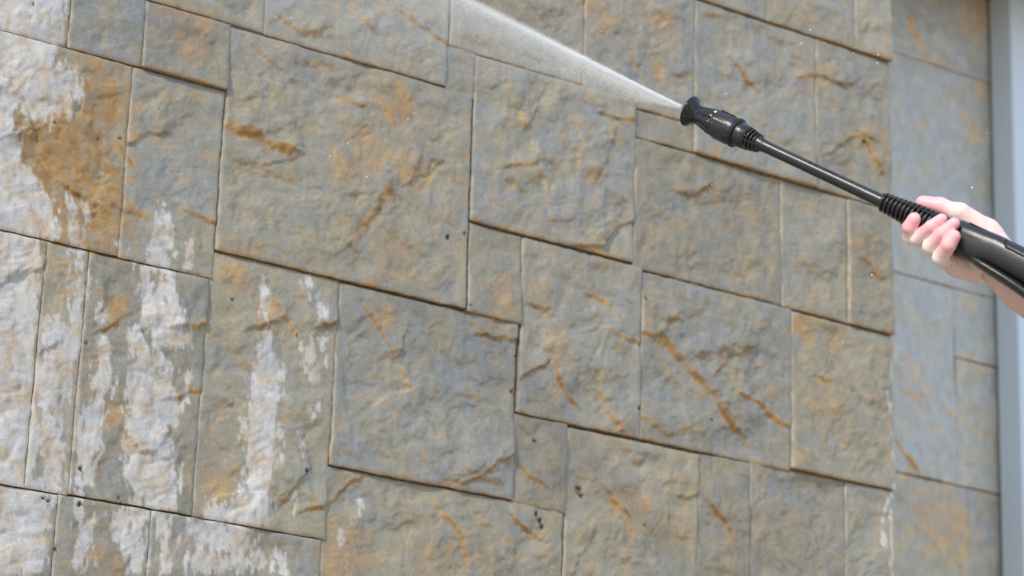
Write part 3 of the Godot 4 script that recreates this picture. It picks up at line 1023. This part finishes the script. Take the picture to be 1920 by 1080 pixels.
func sample(p: Vector3) -> float:
	var q := ((p - g0) / gc).clamp(Vector3.ZERO, Vector3(gn) - Vector3.ONE * 1.001)
	var i := Vector3i(q.floor())
	var f := q - Vector3(i)
	var k := (i.z * gn.y + i.y) * gn.x + i.x
	var s := gn.x * gn.y
	var a := lerpf(lerpf(gd[k], gd[k + 1], f.x), lerpf(gd[k + gn.x], gd[k + gn.x + 1], f.x), f.y)
	var b := lerpf(lerpf(gd[k + s], gd[k + s + 1], f.x), lerpf(gd[k + s + gn.x], gd[k + s + gn.x + 1], f.x), f.y)
	return lerpf(a, b, f.z)

func skin(paint: Callable, origin: Vector3) -> Mesh:
	var pos := PackedVector3Array()
	var nor := PackedVector3Array()
	var col := PackedColorArray()
	var idx := PackedInt32Array()
	var at := {}
	var s := gn.x * gn.y
	var off := [0, 1, gn.x, gn.x + 1, s, s + 1, s + gn.x, s + gn.x + 1]
	var edges := [[0, 1], [2, 3], [4, 5], [6, 7], [0, 2], [1, 3], [4, 6], [5, 7], [0, 4], [1, 5], [2, 6], [3, 7]]
	for z in gn.z - 1:
		for y in gn.y - 1:
			for x in gn.x - 1:
				var k := z * s + y * gn.x + x
				var neg := 0
				for o in off:
					if gd[k + o] < 0.0:
						neg += 1
				if neg == 0 or neg == 8:
					continue
				var sum := Vector3.ZERO
				var cnt := 0
				for e in edges:
					var va := gd[k + off[e[0]]]
					var vb := gd[k + off[e[1]]]
					if (va < 0.0) != (vb < 0.0):
						var pa := Vector3(e[0] & 1, (e[0] >> 1) & 1, e[0] >> 2)
						var pb := Vector3(e[1] & 1, (e[1] >> 1) & 1, e[1] >> 2)
						sum += pa.lerp(pb, va / (va - vb))
						cnt += 1
				var p := g0 + (Vector3(x, y, z) + sum / cnt) * gc
				at[k] = pos.size()
				pos.append(p - origin)
				var h := gc * 0.9
				var n := Vector3(sample(p + Vector3(h, 0, 0)) - sample(p - Vector3(h, 0, 0)), sample(p + Vector3(0, h, 0)) - sample(p - Vector3(0, h, 0)), sample(p + Vector3(0, 0, h)) - sample(p - Vector3(0, 0, h))).normalized()
				nor.append(n)
				col.append(paint.call(p, n))
	for k in at:
		for d in [[1, gn.x, s], [gn.x, s, 1], [s, 1, gn.x]]:
			# the edge that leaves this cell's first corner along d[0] is shared by four cells
			var inside := gd[k] < 0.0
			if inside == (gd[k + d[0]] < 0.0):
				continue
			var q := [k, k - d[1], k - d[1] - d[2], k - d[2]]
			if not (at.has(q[1]) and at.has(q[2]) and at.has(q[3])):
				continue
			var v := [at[q[0]], at[q[1]], at[q[2]], at[q[3]]]
			if inside:
				idx.append_array([v[0], v[2], v[1], v[0], v[3], v[2]])
			else:
				idx.append_array([v[0], v[1], v[2], v[0], v[2], v[3]])
	var arr := []
	arr.resize(Mesh.ARRAY_MAX)
	arr[Mesh.ARRAY_VERTEX] = pos
	arr[Mesh.ARRAY_NORMAL] = nor
	arr[Mesh.ARRAY_COLOR] = col
	arr[Mesh.ARRAY_INDEX] = idx
	var m := ArrayMesh.new()
	m.add_surface_from_arrays(Mesh.PRIMITIVE_TRIANGLES, arr)
	return m

func chain(pts: Array, radii: Array, k: float) -> void:
	for i in pts.size() - 1:
		bone(pts[i], pts[i + 1], radii[i] * 0.001, radii[i + 1] * 0.001, k)

func build_person() -> void:
	var index_finger := [Vector3(-0.0705, 1.8941, 0.9374), Vector3(-0.0700, 1.8867, 0.9295), Vector3(-0.0600, 1.8799, 0.9193), Vector3(-0.0267, 1.8884, 0.9203)]
	var middle_finger := [Vector3(-0.0541, 1.8901, 0.9659), Vector3(-0.0599, 1.8829, 0.9543), Vector3(-0.0593, 1.8754, 0.9293), Vector3(-0.0196, 1.8769, 0.9250)]
	var ring_finger := [Vector3(-0.0498, 1.8816, 0.9815), Vector3(-0.0552, 1.8723, 0.9685), Vector3(-0.0527, 1.8631, 0.9444), Vector3(-0.0149, 1.8671, 0.9314)]
	var little_finger := [Vector3(-0.0510, 1.8657, 0.9824), Vector3(-0.0530, 1.8568, 0.9754), Vector3(-0.0463, 1.8475, 0.9549), Vector3(-0.0134, 1.8539, 0.9429)]
	var thumb := [Vector3(-0.0422, 1.9245, 0.9225), Vector3(-0.0284, 1.9199, 0.9364), Vector3(-0.0127, 1.9092, 0.9524), Vector3(0.0146, 1.8908, 0.9604)]
	var wrist := Vector3(0.0232, 1.8681, 0.9596)
	var palm_mid := Vector3(0.0057, 1.8732, 0.9454)
	var palm_up := Vector3(0.0014, 1.8970, 0.9461)
	var wrist_up := Vector3(0.0216, 1.8859, 0.9601)
	var palm_down := Vector3(-0.0020, 1.8521, 0.9396)
	var wrist_down := Vector3(0.0184, 1.8501, 0.9518)
	var cuff := Vector3(0.0332, 1.8560, 0.9690)
	var forearm := Vector3(0.0538, 1.8316, 0.9905)
	var elbow := Vector3(0.2413, 1.7272, 1.0152)
	var shoulder := Vector3(0.4013, 1.5672, 1.2152)
	var glove_lo := Vector3(-0.1045, 1.8135, 0.8853)
	var glove_hi := Vector3(0.0672, 1.9585, 1.0164)
	var cuff_cut := Vector3(0.0256, 1.8482, 0.9601)
	var cuff_dir := Vector3(0.5491, -0.6580, 0.5153)
	var me := thing("person", "person's raised right arm in a pale pink rubber glove gripping the black lance", "person", wrist)
	# bare arm, continuous into the glove
	grid(wrist.min(shoulder).min(elbow) - Vector3.ONE * 0.12, wrist.max(shoulder).max(elbow) + Vector3.ONE * 0.12, 0.006)
	bone(palm_mid, wrist, 0.014, 0.021, 0.01)
	bone(wrist, forearm, 0.0255, 0.034, 0.01)
	bone(forearm, elbow, 0.034, 0.041, 0.01)
	bone(elbow, shoulder, 0.041, 0.052, 0.02)
	var skin_mat := StandardMaterial3D.new()
	skin_mat.vertex_color_use_as_albedo = true
	skin_mat.roughness = 0.5
	skin_mat.subsurf_scatter_enabled = true
	skin_mat.subsurf_scatter_strength = 0.15
	var skin_paint := func(p: Vector3, _n: Vector3) -> Color:
		var v := blotch.get_noise_3d(p.x * 900.0, p.y * 900.0, p.z * 900.0)
		return Color(0.74, 0.52, 0.43).lerp(Color(0.74, 0.47, 0.41), clampf(0.5 + v, 0.0, 1.0))
	part("body", skin(skin_paint, wrist), skin_mat, me)
	# glove
	grid(glove_lo, glove_hi, 0.0018)
	chain(index_finger, [8.0,8.6,8.8,11.0], 0.0015)
	chain(middle_finger, [6.6,7.4,8.4,11.0], 0.0015)
	chain(ring_finger, [7.0,7.9,8.8,11.5], 0.0015)
	chain(little_finger, [7.5,8.7,9.6,12.0], 0.0015)
	bone(thumb[2], thumb[3], 0.0130, 0.0170, 0.006)
	for f in [index_finger, middle_finger, ring_finger, little_finger]:
		bone(f[-1], palm_mid, 0.0125, 0.0160, 0.008)
	bone(palm_up, wrist_up, 0.0150, 0.0200, 0.012)
	bone(palm_down, wrist_down, 0.0150, 0.0190, 0.012)
	bone(palm_mid, wrist, 0.0170, 0.0235, 0.012)
	bone(wrist, cuff, 0.0255, 0.0290, 0.010)
	chain(thumb, [9.0,10.0,11.8,15.0], 0.004)
	# folds of the rubber
	bone(Vector3(-0.0357, 1.8495, 0.9586), Vector3(-0.0247, 1.8390, 0.9511), 0.0022, 0.0016, 0.002, true)
	bone(Vector3(-0.0432, 1.8430, 0.9576), Vector3(-0.0344, 1.8397, 0.9552), 0.0022, 0.0016, 0.002, true)
	bone(Vector3(-0.0487, 1.8567, 0.9426), Vector3(-0.0445, 1.8505, 0.9451), 0.0022, 0.0016, 0.002, true)
	bone(Vector3(-0.0554, 1.8704, 0.9295), Vector3(-0.0509, 1.8641, 0.9325), 0.0022, 0.0016, 0.002, true)
	for z in gn.z:
		for y in gn.y:
			for x in gn.x:
				var k := (z * gn.y + y) * gn.x + x
				if absf(gd[k]) < 0.006:
					var p := g0 + Vector3(x, y, z) * gc
					var q := p * 1000.0
					var loose := smoothstep(0.012, 0.05, minf(minf(p.distance_to(little_finger[0]), p.distance_to(ring_finger[0])), minf(minf(p.distance_to(middle_finger[0]), p.distance_to(index_finger[0])), p.distance_to(thumb[0]))))
					gd[k] += 0.00045 * blotch.get_noise_3d(q.x * 1.1, q.y * 1.1, q.z * 1.1) + loose * 0.0016 * (absf(low.get_noise_3d(q.x * 6.0, q.y * 6.0, q.z * 6.0)) - 0.2)
	trim(cuff_cut, cuff_dir)
	var rubber := StandardMaterial3D.new()
	rubber.vertex_color_use_as_albedo = true
	rubber.roughness = 0.48
	rubber.subsurf_scatter_enabled = true
	rubber.subsurf_scatter_strength = 0.12
	var tips := [index_finger[0], middle_finger[0], ring_finger[0], little_finger[0], thumb[0]]
	var knuckles := [index_finger[2], middle_finger[2], ring_finger[2], little_finger[2]]
	var glove_paint := func(p: Vector3, _n: Vector3) -> Color:
		var d := 1.0
		for t in tips:
			d = minf(d, p.distance_to(t))
		var v := blotch.get_noise_3d(p.x * 1400.0, p.y * 1400.0, p.z * 1400.0)
		var pink := 1.0 - smoothstep(0.012, 0.042, d + v * 0.006)
		var c := Color(0.80, 0.585, 0.515).lerp(Color(0.86, 0.43, 0.45), pink)
		for t in knuckles:
			c = c.lerp(Color(0.86, 0.76, 0.70), 0.8 * (1.0 - smoothstep(0.005, 0.019, p.distance_to(t))))
		return c
	part("glove", skin(glove_paint, wrist), rubber, me)

# ---------------------------------------------------------------- water
func build_spray() -> void:
	var spray := thing("water_spray", "white fan of high pressure water mist shooting up left from the black nozzle", "water spray", Vector3(-0.2109, 2.0763, 0.6806))
	var toward := Vector3(-0.5847, 0.5047, -0.6351)
	var across := Vector3(-0.8614, -0.0677, 0.5035)
	# a fine fan of droplets: dense along its upper edge, thinning out below
	var r := RandomNumberGenerator.new()
	r.seed = 99
	var ball := SphereMesh.new()
	ball.radius = 1.0
	ball.height = 2.0
	ball.radial_segments = 6
	ball.rings = 3
	var mm := MultiMesh.new()
	mm.transform_format = MultiMesh.TRANSFORM_3D
	mm.mesh = ball
	mm.instance_count = 340000
	for k in mm.instance_count:
		var ln := 0.004 + 0.62 * pow(r.randf(), 1.5)
		var pick := r.randf()
		var low_side := absf(r.randfn(0.0, 0.75)) if pick < 0.10 else -log(1.0 - r.randf() * 0.96) * (2.2 if pick < 0.42 else 5.8)
		var phi := deg_to_rad(low_side - 0.75 * absf(r.randfn()))
		var v: Vector3 = toward.rotated(across, phi)
		v = (v + across * r.randfn(0.0, 0.022)).normalized()
		var p: Vector3 = v * ln + Vector3(r.randfn(), r.randfn(), r.randfn()) * 0.0011
		var s := r.randf_range(0.00007, 0.00016)
		mm.set_instance_transform(k, Transform3D(Basis.from_scale(Vector3.ONE * s), p))
	var o := MultiMeshInstance3D.new()
	o.name = "mist"
	o.multimesh = mm
	o.material_override = plain(Color(0.93, 0.94, 0.95), 0.5)
	tag(o, "", "", "", "stuff")
	spray.add_child(o, true)
	# the mist between the droplets: nested wedges and spindles of lit haze along the jet
	for m in [[0.0, 6.0, 0.60, 4.0, 0.3], [0.0, 13.0, 0.66, 1.6, 0.2], [0.0, 19.0, 0.70, 0.8, 0.5]]:
		var half := deg_to_rad(m[1] * 0.5)
		var ln: float = m[2]
		var dir: Vector3 = toward.rotated(across, half + deg_to_rad(m[4]))
		var f := FogVolume.new()
		f.name = "mist_bank"
		f.shape = RenderingServer.FOG_VOLUME_SHAPE_CONE if m[0] == 0.0 else RenderingServer.FOG_VOLUME_SHAPE_ELLIPSOID
		var wide := 2.0 * ln * tan(half) * (1.0 if m[0] == 0.0 else 0.75)
		f.size = Vector3(wide, ln, wide * 0.6)
		var zv: Vector3 = (across - across.dot(dir) * dir).normalized()
		f.transform = Transform3D(Basis((-dir).cross(zv), -dir, zv), dir * ln * 0.5)
		var fm := FogMaterial.new()
		fm.albedo = Color(0.96, 0.97, 0.98)
		fm.density = m[3]
		f.material = fm
		tag(f, "", "", "", "stuff")
		spray.add_child(f, true)

func build_droplets() -> void:
	var ball := SphereMesh.new()
	ball.radius = 0.001
	ball.height = 0.002
	ball.radial_segments = 10
	ball.rings = 6
	var mm := MultiMesh.new()
	mm.transform_format = MultiMesh.TRANSFORM_3D
	mm.mesh = ball
	var spots: Array = []
	var r := RandomNumberGenerator.new()
	r.seed = 5
	spots.append([Vector3(-0.0151, 2.2314, 0.6883), 0.87])
	spots.append([Vector3(-0.0207, 2.2149, 0.6781), 0.87])
	spots.append([Vector3(0.0642, 2.1943, 0.7265), 0.87])
	spots.append([Vector3(0.0364, 2.2049, 0.7122), 0.69])
	spots.append([Vector3(-0.0870, 2.1501, 0.6087), 0.75])
	spots.append([Vector3(0.1302, 2.0120, 0.8254), 1.12])
	spots.append([Vector3(0.1131, 1.9366, 0.6583), 1.01])
	spots.append([Vector3(0.1016, 1.8011, 0.7240), 0.73])
	spots.append([Vector3(0.0633, 2.2040, 0.7297), 0.87])
	spots.append([Vector3(-0.0789, 2.0395, 0.5709), 0.69])
	spots.append([Vector3(-0.4162, 2.1058, 0.3726), 0.75])
	spots.append([Vector3(-0.4446, 2.0335, 0.3255), 0.69])
	spots.append([Vector3(-0.4729, 2.0734, 0.3223), 0.69])
	spots.append([Vector3(-0.4888, 2.0571, 0.3054), 0.69])
	spots.append([Vector3(-0.4452, 2.0334, 0.3251), 0.69])
	spots.append([Vector3(-0.5817, 2.2229, 0.3084), 0.75])
	spots.append([Vector3(-0.5658, 2.2229, 0.3189), 0.75])
	spots.append([Vector3(-0.2346, 2.2204, 0.5381), 0.64])
	spots.append([Vector3(-0.2017, 2.0893, 0.5087), 0.58])
	spots.append([Vector3(0.0261, 2.1007, 0.7908), 0.62])
	spots.append([Vector3(0.0992, 1.8551, 0.6172), 0.58])
	spots.append([Vector3(0.0499, 2.0880, 0.6754), 0.58])
	spots.append([Vector3(-0.7064, 2.2301, 0.2284), 0.58])
	spots.append([Vector3(-0.2284, 2.0894, 0.4910), 0.58])
	spots.append([Vector3(-0.0205, 2.0720, 0.6224), 0.58])
	spots.append([Vector3(0.1314, 2.0766, 0.8514), 0.62])
	mm.instance_count = spots.size()
	for k in spots.size():
		mm.set_instance_transform(k, Transform3D(Basis.from_scale(Vector3.ONE * spots[k][1]), spots[k][0]))
	var o := MultiMeshInstance3D.new()
	o.name = "water_droplets"
	o.multimesh = mm
	o.material_override = plain(Color(0.85, 0.88, 0.9), 0.1)
	tag(o, "tiny bright water droplets flying in the air before the wall", "water droplets", "", "stuff")
	add_child(o, true)
